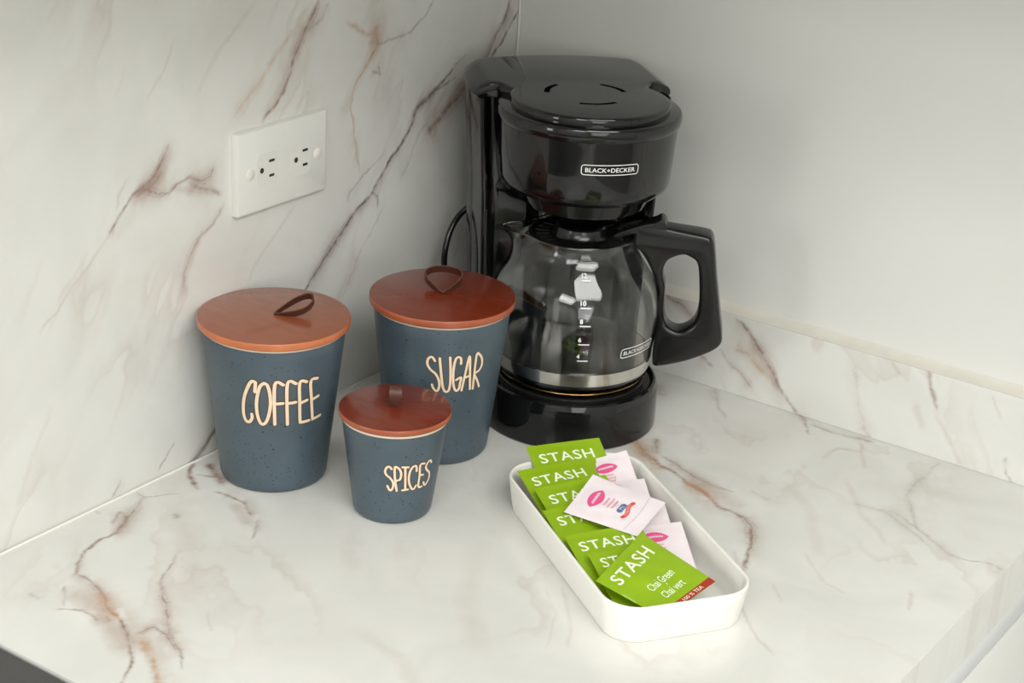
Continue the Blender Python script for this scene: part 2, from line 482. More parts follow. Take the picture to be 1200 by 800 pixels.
TOP_VEINS = [('B',1.57,0.85,[(15.4,-509.6), (30.6,-536.2), (42.7,-556.8), (40.8,-574.5), (45.2,-596.9), (54.8,-614.1), (66.5,-623.9), (83.7,-623.8), (99.6,-631.0), (120.3,-642.8), (136.5,-645.8), (152.0,-654.8), (178.0,-675.7), (191.2,-694.6), (204.7,-713.6)]), ('O',3.37,0.8,[(99.6,-631.0), (113.7,-639.2), (128.1,-645.3), (137.3,-646.6)]), ('B',3.32,0.5,[(125.7,-650.4), (133.5,-652.8)]), ('B',1.74,0.6,[(18.9,-535.2), (30.3,-553.1)]), ('B',1.43,0.6,[(29.1,-537.5), (44.7,-560.5)]), ('P',14.13,0.75,[(83.8,-644.4), (97.4,-643.8), (119.6,-649.5), (146.1,-659.8), (169.1,-672.0)]), ('B',0.83,0.7,[(92.7,-666.2), (107.4,-655.3), (126.3,-657.4)]), ('B',0.85,0.5,[(73.3,-640.7), (92.9,-659.9)]), ('G',2.56,0.3,[(60.6,-662.6), (73.4,-664.2)]), ('B',1.09,0.75,[(99.9,-556.8), (117.2,-585.5), (136.3,-606.1), (157.5,-622.0), (177.9,-638.8), (196.8,-648.7), (215.9,-664.5)]), ('B',1.46,0.7,[(157.4,-650.2), (161.2,-638.2), (176.0,-640.4), (191.8,-648.6)]), ('O',4.69,0.7,[(164.9,-654.1), (183.8,-665.2), (205.6,-678.5), (222.7,-692.2)]), ('P',10.3,0.6,[(162.2,-649.1), (185.7,-662.2), (209.0,-677.1)]), ('P',20.13,0.35,[(49.7,-504.6), (90.5,-531.7), (127.3,-565.4), (155.3,-607.0)]), ('P',1.66,0.5,[(176.9,-599.4), (198.4,-615.7)]), ('G',2.91,0.35,[(54.2,-510.1), (61.8,-512.9)]), ('B',3.12,0.85,[(0.1,-435.9), (14.5,-454.6), (35.7,-466.3)]), ('B',1.56,0.7,[(18.7,-450.9), (34.5,-441.1)]), ('B',1.8,0.8,[(50.3,-461.5), (66.3,-459.4), (83.1,-462.3), (102.3,-474.1)]), ('P',8.81,0.8,[(76.4,-468.1), (94.3,-475.4), (109.9,-486.1)]), ('B',1.15,0.6,[(110.2,-474.7), (120.6,-485.9), (130.2,-499.3)]), ('B',5.22,0.8,[(12.4,-429.3), (27.6,-436.9), (46.7,-446.7)]), ('G',1.21,0.4,[(3.8,-502.1), (14.8,-506.2), (21.4,-496.5), (31.2,-482.2)]), ('G',1.46,0.4,[(2.3,-547.7), (10.5,-548.1)]), ('B',2.31,0.85,[(262.2,-147.1), (286.0,-164.4), (304.0,-177.1), (320.9,-179.5), (339.0,-188.9), (352.9,-191.3), (369.5,-203.2), (379.9,-210.1), (396.6,-211.2), (409.0,-212.1), (419.8,-221.9), (427.6,-239.4), (435.4,-259.9), (443.1,-279.8), (449.7,-294.8)]), ('O',5.37,0.75,[(333.8,-187.2), (348.5,-191.0), (363.5,-198.3), (373.9,-205.3)]), ('O',5.66,0.55,[(260.4,-148.6), (276.1,-159.7), (297.5,-176.3), (311.3,-183.6)]), ('B',2.31,0.6,[(275.8,-132.7), (291.4,-157.4)]), ('B',1.65,0.6,[(294.6,-156.9), (315.3,-167.2), (340.6,-177.1), (362.4,-178.8), (378.1,-177.4)]), ('P',9.92,0.75,[(308.8,-166.3), (331.7,-176.3), (355.7,-184.6)]), ('P',12.8,0.45,[(349.7,-185.8), (377.1,-190.5), (399.5,-198.9)]), ('P',2.91,0.5,[(425.5,-268.4), (439.5,-282.9)]), ('P',2.18,0.6,[(470.8,-337.9), (482.8,-348.2), (494.3,-361.6), (505.3,-371.9), (520.5,-381.1)]), ('P',2.31,0.4,[(473.3,-291.6), (493.5,-313.8)]), ('P',2.86,0.4,[(473.0,-231.2), (505.0,-264.6), (524.6,-269.5)]), ('G',1.32,0.45,[(500.3,-119.3), (550.4,-148.4), (565.1,-157.5), (579.6,-157.6), (595.0,-151.5), (606.5,-153.9)]), ('P',2.79,0.5,[(562.5,-235.7), (574.3,-259.7)]), ('B',1.85,0.6,[(349.2,4.7), (357.7,-5.1), (376.2,-31.9)]), ('B',2.19,0.5,[(367.2,-13.7), (386.1,-13.6), (406.7,-11.9), (428.6,-6.5)]), ('P',4.11,0.6,[(409.6,-68.8), (406.7,-49.0), (408.9,-37.9), (431.1,-31.9)]), ('P',3.52,0.6,[(421.8,-17.2), (443.6,-58.8)]), ('G',2.22,0.25,[(489.5,-2.9), (493.1,-85.4), (526.3,-135.5)]), ('G',2.51,0.3,[(259.8,-1.3), (286.7,-36.3), (301.3,-52.9)]), ('B',3.84,0.4,[(212.7,-30.5), (231.2,-50.4)]), ('P',4.26,0.35,[(439.6,-90.3), (478.1,-138.6), (519.2,-178.8)]), ('P',2.58,0.4,[(355.9,-404.8), (389.8,-446.8), (403.6,-472.1)]), ('P',9.59,0.25,[(276.3,-550.0), (320.3,-556.3), (355.2,-581.7)]), ('G',1.58,0.3,[(466.0,-129.2), (494.7,-124.1), (546.1,-155.7)]), ('P',8.4,0.25,[(399.8,-125.2), (445.0,-167.2), (482.8,-228.2)]), ('G',1.29,0.3,[(387.8,-164.9), (407.0,-170.6)]), ('P',14.14,0.25,[(268.5,-394.4), (306.7,-462.8), (355.1,-512.8)]), ('P',1.73,0.3,[(346.1,-413.2), (371.4,-439.4), (392.4,-481.5)])]
SPLASH_VEINS = [('B',2.26,0.8,[(275.3,75.3), (283.9,70.8), (296.1,59.6), (305.4,49.3), (315.0,36.5), (326.7,21.8), (337.7,12.0), (351.4,1.5)]), ('O',2.2,0.6,[(278.6,46.7), (291.5,45.2), (300.8,35.8), (309.7,28.8)]), ('P',6.99,0.5,[(293.2,53.6), (308.8,36.4), (326.0,19.8)]), ('B',1.8,0.55,[(242.0,28.1), (255.0,20.4)]), ('B',2.22,0.4,[(261.1,39.9), (275.5,26.5), (286.1,21.8), (299.2,11.6)]), ('B',1.8,0.7,[(198.0,79.2), (217.5,73.2), (226.6,66.1), (236.3,54.7)]), ('B',2.0,0.65,[(465.5,79.7), (472.5,60.4), (479.4,46.8)]), ('P',6.49,0.6,[(458.0,44.3), (469.8,25.4)]), ('G',1.26,0.4,[(413.3,9.8), (421.6,-1.2)]), ('P',2.33,0.55,[(525.7,71.9), (536.1,55.7)]), ('G',1.18,0.4,[(547.0,23.1), (549.9,5.8), (559.9,-2.5)]), ('P',2.43,0.5,[(432.6,77.4), (443.0,68.1)]), ('P',3.21,0.4,[(477.2,45.3), (497.5,18.4), (508.3,1.0)]), ('G',1.25,0.2,[(396.5,62.5), (405.2,31.3), (414.3,8.5)]), ('B',1.83,0.4,[(180.0,68.2), (191.0,53.5), (198.6,35.2)])]

BASE = lin((227, 227, 222))
INK = dict(G=lin((112, 100, 99)), B=lin((142, 110, 97)), O=lin((190, 148, 108)), P=lin((190, 171, 160)))


def lattice(X, Y, s, seed):
    rs = np.random.RandomState(seed)
    T = rs.rand(128, 128)
    x, y = X / s + 37.3, Y / s + 51.7
    xi, yi = np.floor(x).astype(int), np.floor(y).astype(int)
    fx, fy = x - xi, y - yi
    fx, fy = fx * fx * (3 - 2 * fx), fy * fy * (3 - 2 * fy)
    g = lambda a, b: T[a % 128, b % 128]
    return (g(xi, yi) * (1 - fx) + g(xi + 1, yi) * fx) * (1 - fy) + (g(xi, yi + 1) * (1 - fx) + g(xi + 1, yi + 1) * fx) * fy


def fbm(X, Y, s, seed, o=4):
    t, a, tot = 0, 1.0, 0
    for k in range(o):
        t = t + a * lattice(X, Y, s / 2 ** k, seed + k)
        tot += a
        a *= 0.55
    return t / tot


def pigment(U, Vv, veins, seed, ang=0.0, st_=1.0):
    """vein pigment at points (mm) of a slab"""
    Uw = U + 7 * (fbm(U, Vv, 22, seed) - 0.5) + 1.6 * (fbm(U, Vv, 3.5, seed + 9, 3) - 0.5)
    Vw = Vv + 7 * (fbm(U, Vv, 22, seed + 20) - 0.5) + 1.6 * (fbm(U, Vv, 3.5, seed + 29, 3) - 0.5)
    col = np.ones((len(U), 3)) * np.array(BASE)
    cloud = fbm(U, Vv, 90, seed + 40, 5)
    a = np.clip((cloud - 0.5) * 2.2, 0, 1)[:, None] * 0.33
    col = col * (1 - a) + np.array(lin((206, 200, 192))) * a
    fine = fbm(U, Vv, 5, seed + 60, 3)
    ca, sa = math.cos(ang), math.sin(ang)
    Ur, Vr = (Uw * ca + Vw * sa) / st_, -Uw * sa + Vw * ca     # stretched along the slab's run
    patch = fbm(Ur, Vr, 14, seed + 70, 3)
    smoke = fbm(Ur, Vr, 26, seed + 80, 5)
    rdg = fbm(Ur, Vr, 70, seed + 90, 5)
    where = np.clip((fbm(U, Vv, 120, seed + 100, 2) - 0.42) * 4, 0, 1)
    a = (0.20 * np.exp(-((rdg - 0.5) / 0.013) ** 2) + 0.16 * np.exp(-((rdg - 0.53) / 0.035) ** 2)) * where
    col = col * (1 - a[:, None]) + np.array(INK['P']) * a[:, None]
    for kind in 'PGBO':
        for c, wd, st, pts in veins:
            if c != kind: continue
            P = np.array(pts, float)
            pad = wd * 3 + 8
            sel = np.where((U > P[:, 0].min() - pad) & (U < P[:, 0].max() + pad) & (Vv > P[:, 1].min() - pad) & (Vv < P[:, 1].max() + pad))[0]
            if not len(sel): continue
            u, v = Uw[sel], Vw[sel]
            d = np.full(len(sel), 1e9)
            tt = np.zeros(len(sel))
            n = len(P) - 1
            for k in range(n):
                e = P[k + 1] - P[k]
                q = np.clip(((u - P[k, 0]) * e[0] + (v - P[k, 1]) * e[1]) / (e @ e + 1e-9), 0, 1)
                dd = np.hypot(u - P[k, 0] - q * e[0], v - P[k, 1] - q * e[1])
                b = dd < d
                d[b] = dd[b]
                tt[b] = ((k + q) / n)[b]
            fade = np.clip(np.minimum(tt, 1 - tt) * 9 + 0.35, 0, 1)
            if c == 'P':
                hw = wd * 0.75
                a = st * 0.78 * np.clip(1.15 - d / hw, 0, 1) ** 0.8 * (0.55 + 0.9 * (patch[sel] - 0.2)) * fade
            else:
                hw = max(wd * 0.62, 0.7) * (0.6 + 1.1 * patch[sel])
                f_ = np.clip(0.5 + 1.6 * (fine[sel] - 0.25), 0.2, 1.15) * fade
                off = hw * 1.1 + 5.0 * np.clip(smoke[sel] - 0.36, 0, 1) * (1 if wd > 1.0 else 0.4)
                a = 0.98 * st * np.exp(-(d / hw) ** 2) * f_
                a = np.maximum(a, 0.42 * st * np.exp(-((d - off) / (0.55 * hw)) ** 2) * f_ * np.clip(5 * (smoke[sel] - 0.42), 0, 1))
                # pale stain gathered beside the vein
                R_ = 5 + 3.2 * hw
                h_ = st * 0.55 * np.exp(-(d / R_) ** 2) * np.clip(4.5 * (smoke[sel] - 0.43), 0, 1) * fade * (1.0 if wd > 1.0 else 0.5)
                h_ = h_[:, None]
                tint = np.array(INK['P']) * 0.75 + np.array(INK[c]) * 0.25
                col[sel] = col[sel] * (1 - h_) + tint * h_
            a = np.clip(a, 0, 0.95)[:, None]
            col[sel] = col[sel] * (1 - a) + np.array(INK[c]) * a
    return col


def slab(name, us, vs, to3d, veins, m, seed, parent=None, shell=None, ang=0.0, st_=1.0):
    """dense face carrying the vein pigment; shell = back/side points to close the slab"""
    A, Bv = np.meshgrid(us, vs, indexing='ij')
    U, Vv = A.ravel(), Bv.ravel()
    nu, nv = len(us), len(vs)
    co = to3d(U / 1000, Vv / 1000)
    I = np.arange(nu * nv).reshape(nu, nv)
    Q = np.stack([I[:-1, :-1], I[1:, :-1], I[1:, 1:], I[:-1, 1:]], -1).reshape(-1, 4)
    pg = pigment(U, Vv, veins, seed, ang, st_)
    # rim copied to the back to give thickness
    rim = np.concatenate([I[:, 0], I[-1, 1:], I[-2::-1, -1], I[0, -2:0:-1]])
    n0 = len(co)
    back = shell(co[rim])
    co = np.concatenate([co, back])
    upg = pg[rim].copy()
    pg = np.concatenate([pg, upg])
    k = len(rim)
    j = np.arange(k)
    S = np.stack([rim[j], rim[(j + 1) % k], n0 + (j + 1) % k, n0 + j], -1)
    Q = np.concatenate([Q, S])
    me = bpy.data.meshes.new(name)
    me.vertices.add(len(co))
    me.vertices.foreach_set('co', co.astype(np.float32).ravel())
    me.loops.add(Q.size)
    me.loops.foreach_set('vertex_index', Q.astype(np.int32).ravel())
    me.polygons.add(len(Q))
    me.polygons.foreach_set('loop_start', (np.arange(len(Q)) * 4).astype(np.int32))
    me.update(calc_edges=True)
    at = me.color_attributes.new('pigment', 'FLOAT_COLOR', 'POINT')
    at.data.foreach_set('color', np.concatenate([pg, np.ones((len(pg), 1))], 1).astype(np.float32).ravel())
    me.polygons.foreach_set('use_smooth', [False] * len(me.polygons))
    return link(name, me, m, parent, smooth=False)


W_, L_, TB, HB, ZT = 608.1, 721.0, 0.0152, 79.2, 0.0515
top = slab('countertop', np.linspace(0, W_, 488), np.linspace(-L_, 15.2, 590), lambda u, v: np.stack([u, v, 0 * u], 1), TOP_VEINS, M['top'], 11,
           shell=lambda c: c * [1, 1, 0] + [0, 0, -ZT], ang=-0.9, st_=1.7)
tag(top, 'pale marble worktop with brown veins under the canisters and tray', 'countertop')
bs = slab('backsplash', np.linspace(0, 900, 640), np.linspace(0.3, HB, 66), lambda u, v: np.stack([u, 0 * u, v], 1), SPLASH_VEINS, M['top'], 31, None,
          shell=lambda c: c * [1, 0, 1] + [0, TB - 0.0005, 0], ang=-1.1, st_=2.0)
tag(bs, 'low marble upstand along the foot of the plain right wall', 'backsplash')
# slab's own front corner edge strip (laminated apron) shares the worktop mesh; sealant lies on the backsplash
ys = np.concatenate([np.linspace(-790, -765, 4), np.linspace(-760, 15, 620)])
zs = np.concatenate([np.linspace(-900, -20, 12), np.linspace(-8, 480, 390), np.linspace(520, 1550, 20)])
wl = slab('wall_left', ys, zs, lambda u, v: np.stack([0 * u, u, v], 1), WALL_VEINS, M['wall'], 51, shell=lambda c: c * [0, 1, 1] + [-0.11, 0, 0], ang=1.05, st_=3.2)
tag(wl, kind='structure')
tag(box('wall_right', (-0.11, TB, -0.9), (3.0, TB + 0.1, 1.55), M['paint']), kind='structure')
tag(box('floor', (-1.5, -3.2, -0.92), (3.0, TB, -0.9), M['floor']), kind='structure')
tag(box('ceiling', (-1.5, -3.2, 1.55), (3.0, TB, 1.57), M['room']), kind='structure')
tag(box('wall_front', (-1.5, -3.22, -0.9), (3.0, -3.2, 1.55), M['room']), kind='structure')
tag(box('wall_far_left', (-1.52, -3.2, -0.9), (-1.5, TB, 1.55), M['room']), kind='structure')
tag(box('wall_far_right', (3.0, -3.2, -0.9), (3.02, TB, 1.55), M['room']), kind='structure')
tag(tube('trim_1', [(0.0022, y, 0.0006) for y in np.linspace(-0.7205, -0.002, 20)], 0.0011, M['joint'], n=8), kind='structure')
tag(tube('trim_2', [(0.0016, TB - 0.0012, z) for z in np.linspace(HB / 1000 + 0.001, 1.5, 20)], 0.0013, M['joint'], n=8), kind='structure')
# sealant bead on the backsplash ledge
sl = [[(x, 0.0006 + 0.0004 * math.sin(x * 60), HB / 1000 + 0.0001), (x, 0.004, HB / 1000 + 0.0011), (x, 0.0115, HB / 1000 + 0.0022 + 0.0003 * math.sin(x * 37)),
       (x, TB - 0.0001, HB / 1000 + 0.0052), (x, TB - 0.0001, HB / 1000 + 0.0001)] for x in np.linspace(0.001, 0.899, 90)]
rings('sealant', sl, M['caulk'], bs, auto=50)

# ---------------------------------------------------------------- cabinet and range beside the worktop
cb = tag(empty('base_cabinet', (0.3, -0.36, -0.9)), 'white base cabinet with a plain front under the marble worktop', 'cabinet')
cb_in = lambda n, lo, hi, m, b=0.0: box(n, [lo[i] - (0.3, -0.36, -0.9)[i] for i in range(3)], [hi[i] - (0.3, -0.36, -0.9)[i] for i in range(3)], m, cb, b)
cb_in('body', (0.003, -0.719, -0.9), (0.575, 0.012, -ZT - 0.0003), M['cab'])
cb_in('top_rail', (0.5755, -0.719, -0.079), (0.606, 0.012, -ZT - 0.0003), M['rail'], 0.001)
for i, (y0, y1) in enumerate(((-0.719, -0.3655), (-0.3625, 0.012))):
    cb_in('door', (0.5755, y0, -0.86), (0.6055, y1, -0.0805), M['cab'], 0.001)
rg = tag(empty('cooking_range', (0.3, -1.03, -0.9)), 'charcoal grey appliance abutting the left end of the marble worktop', 'stove')
rin = lambda n, lo, hi, m, b=0.0: box(n, [lo[i] - (0.3, -1.03, -0.9)[i] for i in range(3)], [hi[i] - (0.3, -1.03, -0.9)[i] for i in range(3)], m, rg, b)
rin('body', (0.012, -1.33, -0.9), (0.59, -0.7235, -0.012), M['range'], 0.002)
rin('hob_plate', (0.010, -1.332, -0.0118), (0.605, -0.7228, -0.0015), M['range'], 0.0015)
rin('oven_door', (0.5905, -1.31, -0.78), (0.612, -0.745, -0.14), M['iron'], 0.003)
for bx, by in ((0.18, -1.16), (0.44, -1.16), (0.18, -0.92), (0.44, -0.92)):
    lathe('burner', [(0.0, 0.0), (0.0, 0.045), (0.006, 0.043), (0.008, 0.034), (0.011, 0.030), (0.012, 0.0)], M['iron'], rg, n=40, c=(bx - 0.3, by + 1.03)).location = (0, 0, 0.8987)

# unseen wall units, added above the worktop to shade the upper walls
wc = tag(empty('added_wall_cabinet', (0.17, -0.4, 0.555)), 'unseen white wall cabinet added to shade the marble wall with the outlet', 'cabinet')
for n, lo, hi in (('body', (0.002, -0.76, 0.555), (0.31, 0.012, 1.30)), ('door', (0.311, -0.758, 0.555), (0.33, -0.375, 1.30)), ('door', (0.311, -0.372, 0.555), (0.33, 0.011, 1.30))):
    box(n, [lo[i] - (0.17, -0.4, 0.555)[i] for i in range(3)], [hi[i] - (0.17, -0.4, 0.555)[i] for i in range(3)], M['cab'], wc, 0.001)
wd = tag(empty('added_wall_cabinet', (0.9, -0.16, 0.53)), 'unseen white wall cabinet added to shade the plain right wall', 'cabinet')
for n, lo, hi in (('body', (0.333, -0.30, 0.53), (1.40, 0.013, 1.30)), ('door', (0.335, -0.32, 0.53), (0.865, -0.3005, 1.30)), ('door', (0.868, -0.32, 0.53), (1.398, -0.3005, 1.30))):
    box(n, [lo[i] - (0.9, -0.16, 0.53)[i] for i in range(3)], [hi[i] - (0.9, -0.16, 0.53)[i] for i in range(3)], M['cab'], wd, 0.001)

# ---------------------------------------------------------------- wall socket
oy0, oy1, oz0, oz1 = -0.3855, -0.2750, 0.2050, 0.2757
ocy, ocz = (oy0 + oy1) / 2, (oz0 + oz1) / 2
ol = tag(empty('wall_outlet', (0, ocy, ocz)), 'white double power outlet plate on the marble wall above the coffee canister', 'outlet')
hy, hz = (oy1 - oy0) / 2, (oz1 - oz0) / 2
rr = [rrect(hy, hz, 0.0015, 0, 4), rrect(hy, hz, 0.0015, 0.0045, 4), rrect(hy - 0.0006, hz - 0.0006, 0.0013, 0.0057, 4), rrect(hy - 0.0018, hz - 0.0018, 0.001, 0.0062, 4)]
plate = rings('cover_plate', [[(z + 0.0002, a, b) for a, b, z in r] for r in rr], M['plate'], ol, auto=30)


def yz(n, y, z, w_, h_, m, par, x0=0.0060, x1=0.00645, r=0.0004):
    q = rrect(w_ / 2, h_ / 2, min(r, w_ / 2.01, h_ / 2.01), 0, 4)
    return rings(n, [[(x, y - ocy + a, z - ocz + b) for a, b, _ in q] for x in (x0, x1)], m, par)


for gy, sy_ in ((-0.3567, -0.3448), (-0.3146, -0.3031)):
    rc = yz('socket', (gy + sy_) / 2 + 0.0005, 0.2398, 0.0255, 0.029, M['plate'], ol, 0.0058, 0.00655, 0.006)
    yz('ground_hole', gy, 0.2398, 0.0044, 0.0048, M['slot'], rc, 0.0060, 0.0067, 0.0022)
    yz('blade_slot', sy_, 0.2463, 0.0068, 0.0022, M['slot'], rc, 0.0060, 0.0067)
    yz('blade_slot', sy_, 0.2336, 0.0060, 0.0022, M['slot'], rc, 0.0060, 0.0067)
for cy_ in (-0.3704, -0.2870):
    lathe('screw_cap', [(0.0061, 0.0), (0.0061, 0.0051), (0.0066, 0.0051), (0.0070, 0.0044), (0.0071, 0.0)], M['cap'], ol, n=32).rotation_euler = (0, PI / 2, 0)
    c_ = COL.objects[-1]
    c_.location = (0, cy_ - ocy, 0.2394 - ocz)


# ---------------------------------------------------------------- canisters
def canister(name, x, y, rb, R, H, lid_t, letters, lw, loop, woodm, label, edgem):
    t = tag(empty(name, (x, y, 0)), label, 'canister', 'blue stoneware canisters with wooden lids')
    hb = H - lid_t
    rt = R - (0.0035 if R > 0.05 else 0.0022)
    k = (rt - rb) / hb
    P = [(0.0, 0.0), (0.0, rb - 0.004), (0.0004, rb - 0.0022), (0.0018, rb - 0.0006), (0.004, rb + 0.004 * k)]
    P += [(z, rb + k * z) for z in np.linspace(0.01, hb - 0.0030, 14)]
    P += [(hb - 0.0024, rt - 0.0006), (hb - 0.0024, 0.0)]
    body = lathe('body', P, M['glaze'], t, n=128, auto=45)
    lathe('rim', [(hb - 0.0025, 0.0), (hb - 0.0025, rt - 0.0002), (hb - 0.0018, rt + 0.0001), (hb - 0.0006, rt + 0.0001), (hb - 0.0001, rt - 0.0006), (hb - 0.0001, 0.0)], M['rim'], body, n=128)
    lp = [(hb, 0.0), (hb, R - 0.001), (hb + 0.0008, R - 0.0002), (hb + 0.002, R), (H - 0.0012, R), (H - 0.0003, R - 0.0005), (H, R - 0.0014), (H, 0.0)]
    lid = lathe('lid', lp, woodm, t, n=128, auto=30)
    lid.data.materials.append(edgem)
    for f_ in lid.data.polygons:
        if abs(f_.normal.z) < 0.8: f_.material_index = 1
    # strokes traced on the cone: chart = (arc length, z)
    rm = rb + k * hb * 0.5

    def place(s, z, lift):
        a = s / rm
        r = rb + (R - (0.003 if R > 0.05 else 0.002) - rb) / hb * z + 0 * k
        r = rb + k * z + 0.0001 + lift
        return (r * math.cos(a), r * math.sin(a), z)
    S = [catmull([(a * rm, z) for a, z in st], 5) for st in letters]
    ribbon('letter_outline', S, lw * 1.6, place, M['halo'], body, lift=0.00005)
    ribbon('lettering', S, lw, place, M['cream'], body, lift=0.0003)
    # leather pull: a band bent into a loop
    a, b, c, Lh, Wd, bw = loop
    a, b = Vector(a).normalized(), Vector(b).normalized()
    c = Vector(c).normalized()
    pts = []
    N = 36
    for i in range(N + 1):
        u = i / N
        ang = -PI + 2 * PI * u
        # teardrop: starts and ends at the hole in the lid
        h = Lh * (0.5 + 0.5 * math.cos(ang)) ** 0.72
        wv = Wd / 2 * math.sin(ang) * (0.35 + 0.65 * (0.5 + 0.5 * math.cos(ang)) ** 0.5) * 1.15
        pts.append((h, wv))
    V, F = [], []
    th = 0.0011
    for i, (h, wv) in enumerate(pts):
        h2, w2 = pts[min(i + 1, N)]
        h1, w1 = pts[max(i - 1, 0)]
        tx, ty = h2 - h1, w2 - w1
        l = math.hypot(tx, ty) + 1e-9
        nx, ny = -ty / l, tx / l
        bwi = bw * (0.55 + 0.45 * min(1, h / (Lh * 0.4)))
        for sn, sb in ((1, 1), (1, -1), (-1, -1), (-1, 1)):
            V.append(Vector((0, 0, H + 0.0002)) + a * (h + nx * sn * th / 2) + b * (wv + ny * sn * th / 2) + c * (sb * bwi / 2))
    for i in range(N):
        for q in range(4):
            F.append((4 * i + q, 4 * i + (q + 1) % 4, 4 * i + 4 + (q + 1) % 4, 4 * i + 4 + q))
    F += [(0, 1, 2, 3), tuple(4 * N + q for q in (3, 2, 1, 0))]
    zmin = min(v[2] for v in V)
    if zmin < H - 0.004:
        V = [v + Vector((0, 0, 0)) for v in V]
    raw('leather_pull', V, F, M['leather'], lid, auto=60)
    return t


RIGHT = Vector((math.cos(0.6137), math.sin(0.6137), 0))
AWAY = Vector((-math.sin(0.6137), math.cos(0.6137), 0))
UP = Vector((0, 0, 1))
canister('coffee_canister', 0.0611, -0.4017, 0.0437, 0.0621, 0.1407, 0.0065, COFFEE, 0.0026,
         (RIGHT * 0.9 + UP * 0.36 + AWAY * 0.1, AWAY * 0.75 + UP * 0.5, RIGHT * 0.0 + UP * 0.80 - AWAY * 0.55, 0.034, 0.015, 0.0075),
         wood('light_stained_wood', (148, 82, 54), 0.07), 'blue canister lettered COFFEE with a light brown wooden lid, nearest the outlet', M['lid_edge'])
canister('sugar_canister', 0.1334, -0.2713, 0.0437, 0.0621, 0.1407, 0.0065, SUGAR, 0.0020,
         (UP * 0.55 + AWAY * 0.83, RIGHT, AWAY * 0.55 - UP * 0.83, 0.026, 0.033, 0.0085),
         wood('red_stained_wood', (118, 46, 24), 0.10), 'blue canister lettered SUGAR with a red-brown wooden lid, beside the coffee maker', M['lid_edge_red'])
canister('spices_canister', 0.1770, -0.3875, 0.0313, 0.0450, 0.0897, 0.0052, SPICES, 0.0018,
         (UP * 0.95 + AWAY * 0.1, AWAY, RIGHT, 0.0165, 0.010, 0.0098),
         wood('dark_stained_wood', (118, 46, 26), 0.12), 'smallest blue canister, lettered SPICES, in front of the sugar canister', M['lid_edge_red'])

# ---------------------------------------------------------------- coffee maker
MX, MY = 0.1855, -0.1418
YAW = math.radians(42.5)
cm = tag(empty('coffee_maker', (MX, MY, 0), -YAW), 'black plastic drip coffee maker in the corner of the worktop', 'coffee maker')


def union_outline(r, hx, xb, rc, n=64):
    """circle of radius r at the origin merged with a rounded box reaching back to x = xb, half width hx"""
    P = []
    for i in range(n):
        a = 2 * PI * i / n
        dx, dy = math.cos(a), math.sin(a)
        best = r
        # march outwards for the rounded box
        lo, hi = 0.0, 0.3
        def inside(t):
            x, y = dx * t, dy * t
            cx = (xb - 0.0) / 2
            qx, qy = abs(x - cx) - (abs(xb) / 2 - rc), abs(y) - (hx - rc)
            return math.hypot(max(qx, 0), max(qy, 0)) + min(max(qx, qy), 0) - rc < 0
        t = 0.3
        while t > best:
            if inside(t):
                best = t
                break
            t -= 0.0004
        P.append((best * dx, best * dy))
    return P


def loft(name, specs, m, par, auto=45, **kw):
    return rings(name, [[(x, y, z) for x, y in P] for P, z in specs], m, par, auto=auto, **kw)


N_ = 144
bo = lambda s: [(x * s, y * s) for x, y in union_outline(0.080, 0.0765, -0.132, 0.030, N_)]
base = loft('base', [(bo(0.97), 0.0), (bo(0.995), 0.0015), (bo(1.0), 0.005), (bo(0.995), 0.030), (bo(0.985), 0.037), (bo(0.965), 0.0415), (bo(0.94), 0.0427), (bo(0.915), 0.0420),
                     (bo(0.90), 0.0395)], M['black'], cm, auto=35)
lathe('warming_plate', [(0.0390, 0.0), (0.0390, 0.067), (0.0425, 0.067), (0.0436, 0.0655), (0.0436, 0.0600), (0.0428, 0.0585), (0.0428, 0.0)], M['matte'], base, n=96)
# rear tower: rounded tank with two forward side ribs


def tank(hw, xb, xf, rc, z, n=8):
    cx = (xb + xf) / 2
    return rrect((xf - xb) / 2, hw, rc, z, n, cx, 0)


tw = [tank(0.0765, -0.132, -0.072, 0.022, 0.036), tank(0.0775, -0.133, -0.073, 0.022, 0.10), tank(0.081, -0.134, -0.074, 0.022, 0.20), tank(0.0860, -0.134, -0.075, 0.022, 0.272), tank(0.0865, -0.134, -0.075, 0.022, 0.284)]
rings('rear_housing', tw, M['black'], cm)
for s in (-1, 1):
    R = []
    for z, hw in ((0.0385, 0.0766), (0.10, 0.0777), (0.20, 0.0812), (0.272, 0.0862), (0.284, 0.0867)):
        q = rrect(0.0225, 0.003, 0.0026, z, 4, -0.0655, s * (hw - 0.003))
        R.append(q)
    rings('side_rib', R, M['black'], cm)
wi = lathe('water_tank_front', [(0.040, 0.0), (0.040, 0.034), (0.185, 0.034), (0.192, 0.030), (0.194, 0.0)], M['black'], cm, n=64, c=(-0.083, 0))
# brew basket housing
hp_ = [(0.2200, 0.0), (0.2200, 0.066), (0.2235, 0.0700), (0.2257, 0.0722), (0.2300, 0.0735), (0.250, 0.0750), (0.272, 0.0762), (0.2785, 0.0768), (0.2800, 0.0784), (0.2840, 0.0792), (0.2880, 0.0790), (0.2900, 0.0780), (0.2905, 0.0765), (0.2905, 0.0)]
hs = lathe('basket_housing', hp_, M['black'], cm, n=144, auto=40)
lathe('basket_ring', [(0.2046, 0.0), (0.2046, 0.0515), (0.2052, 0.0530), (0.2090, 0.0550), (0.2200, 0.0600), (0.2235, 0.062), (0.2240, 0.0)], M['black'], hs, n=96)
box('bridge', (-0.078, -0.045, 0.2052), (-0.040, 0.045, 0.2250), M['black'], hs, 0.003)
# hinge-side cheeks joining housing and tower under the lid
rings('neck', [rrect(0.026, 0.060, 0.01, z, 6, -0.055, 0) for z in (0.2255, 0.287)], M['black'], hs)


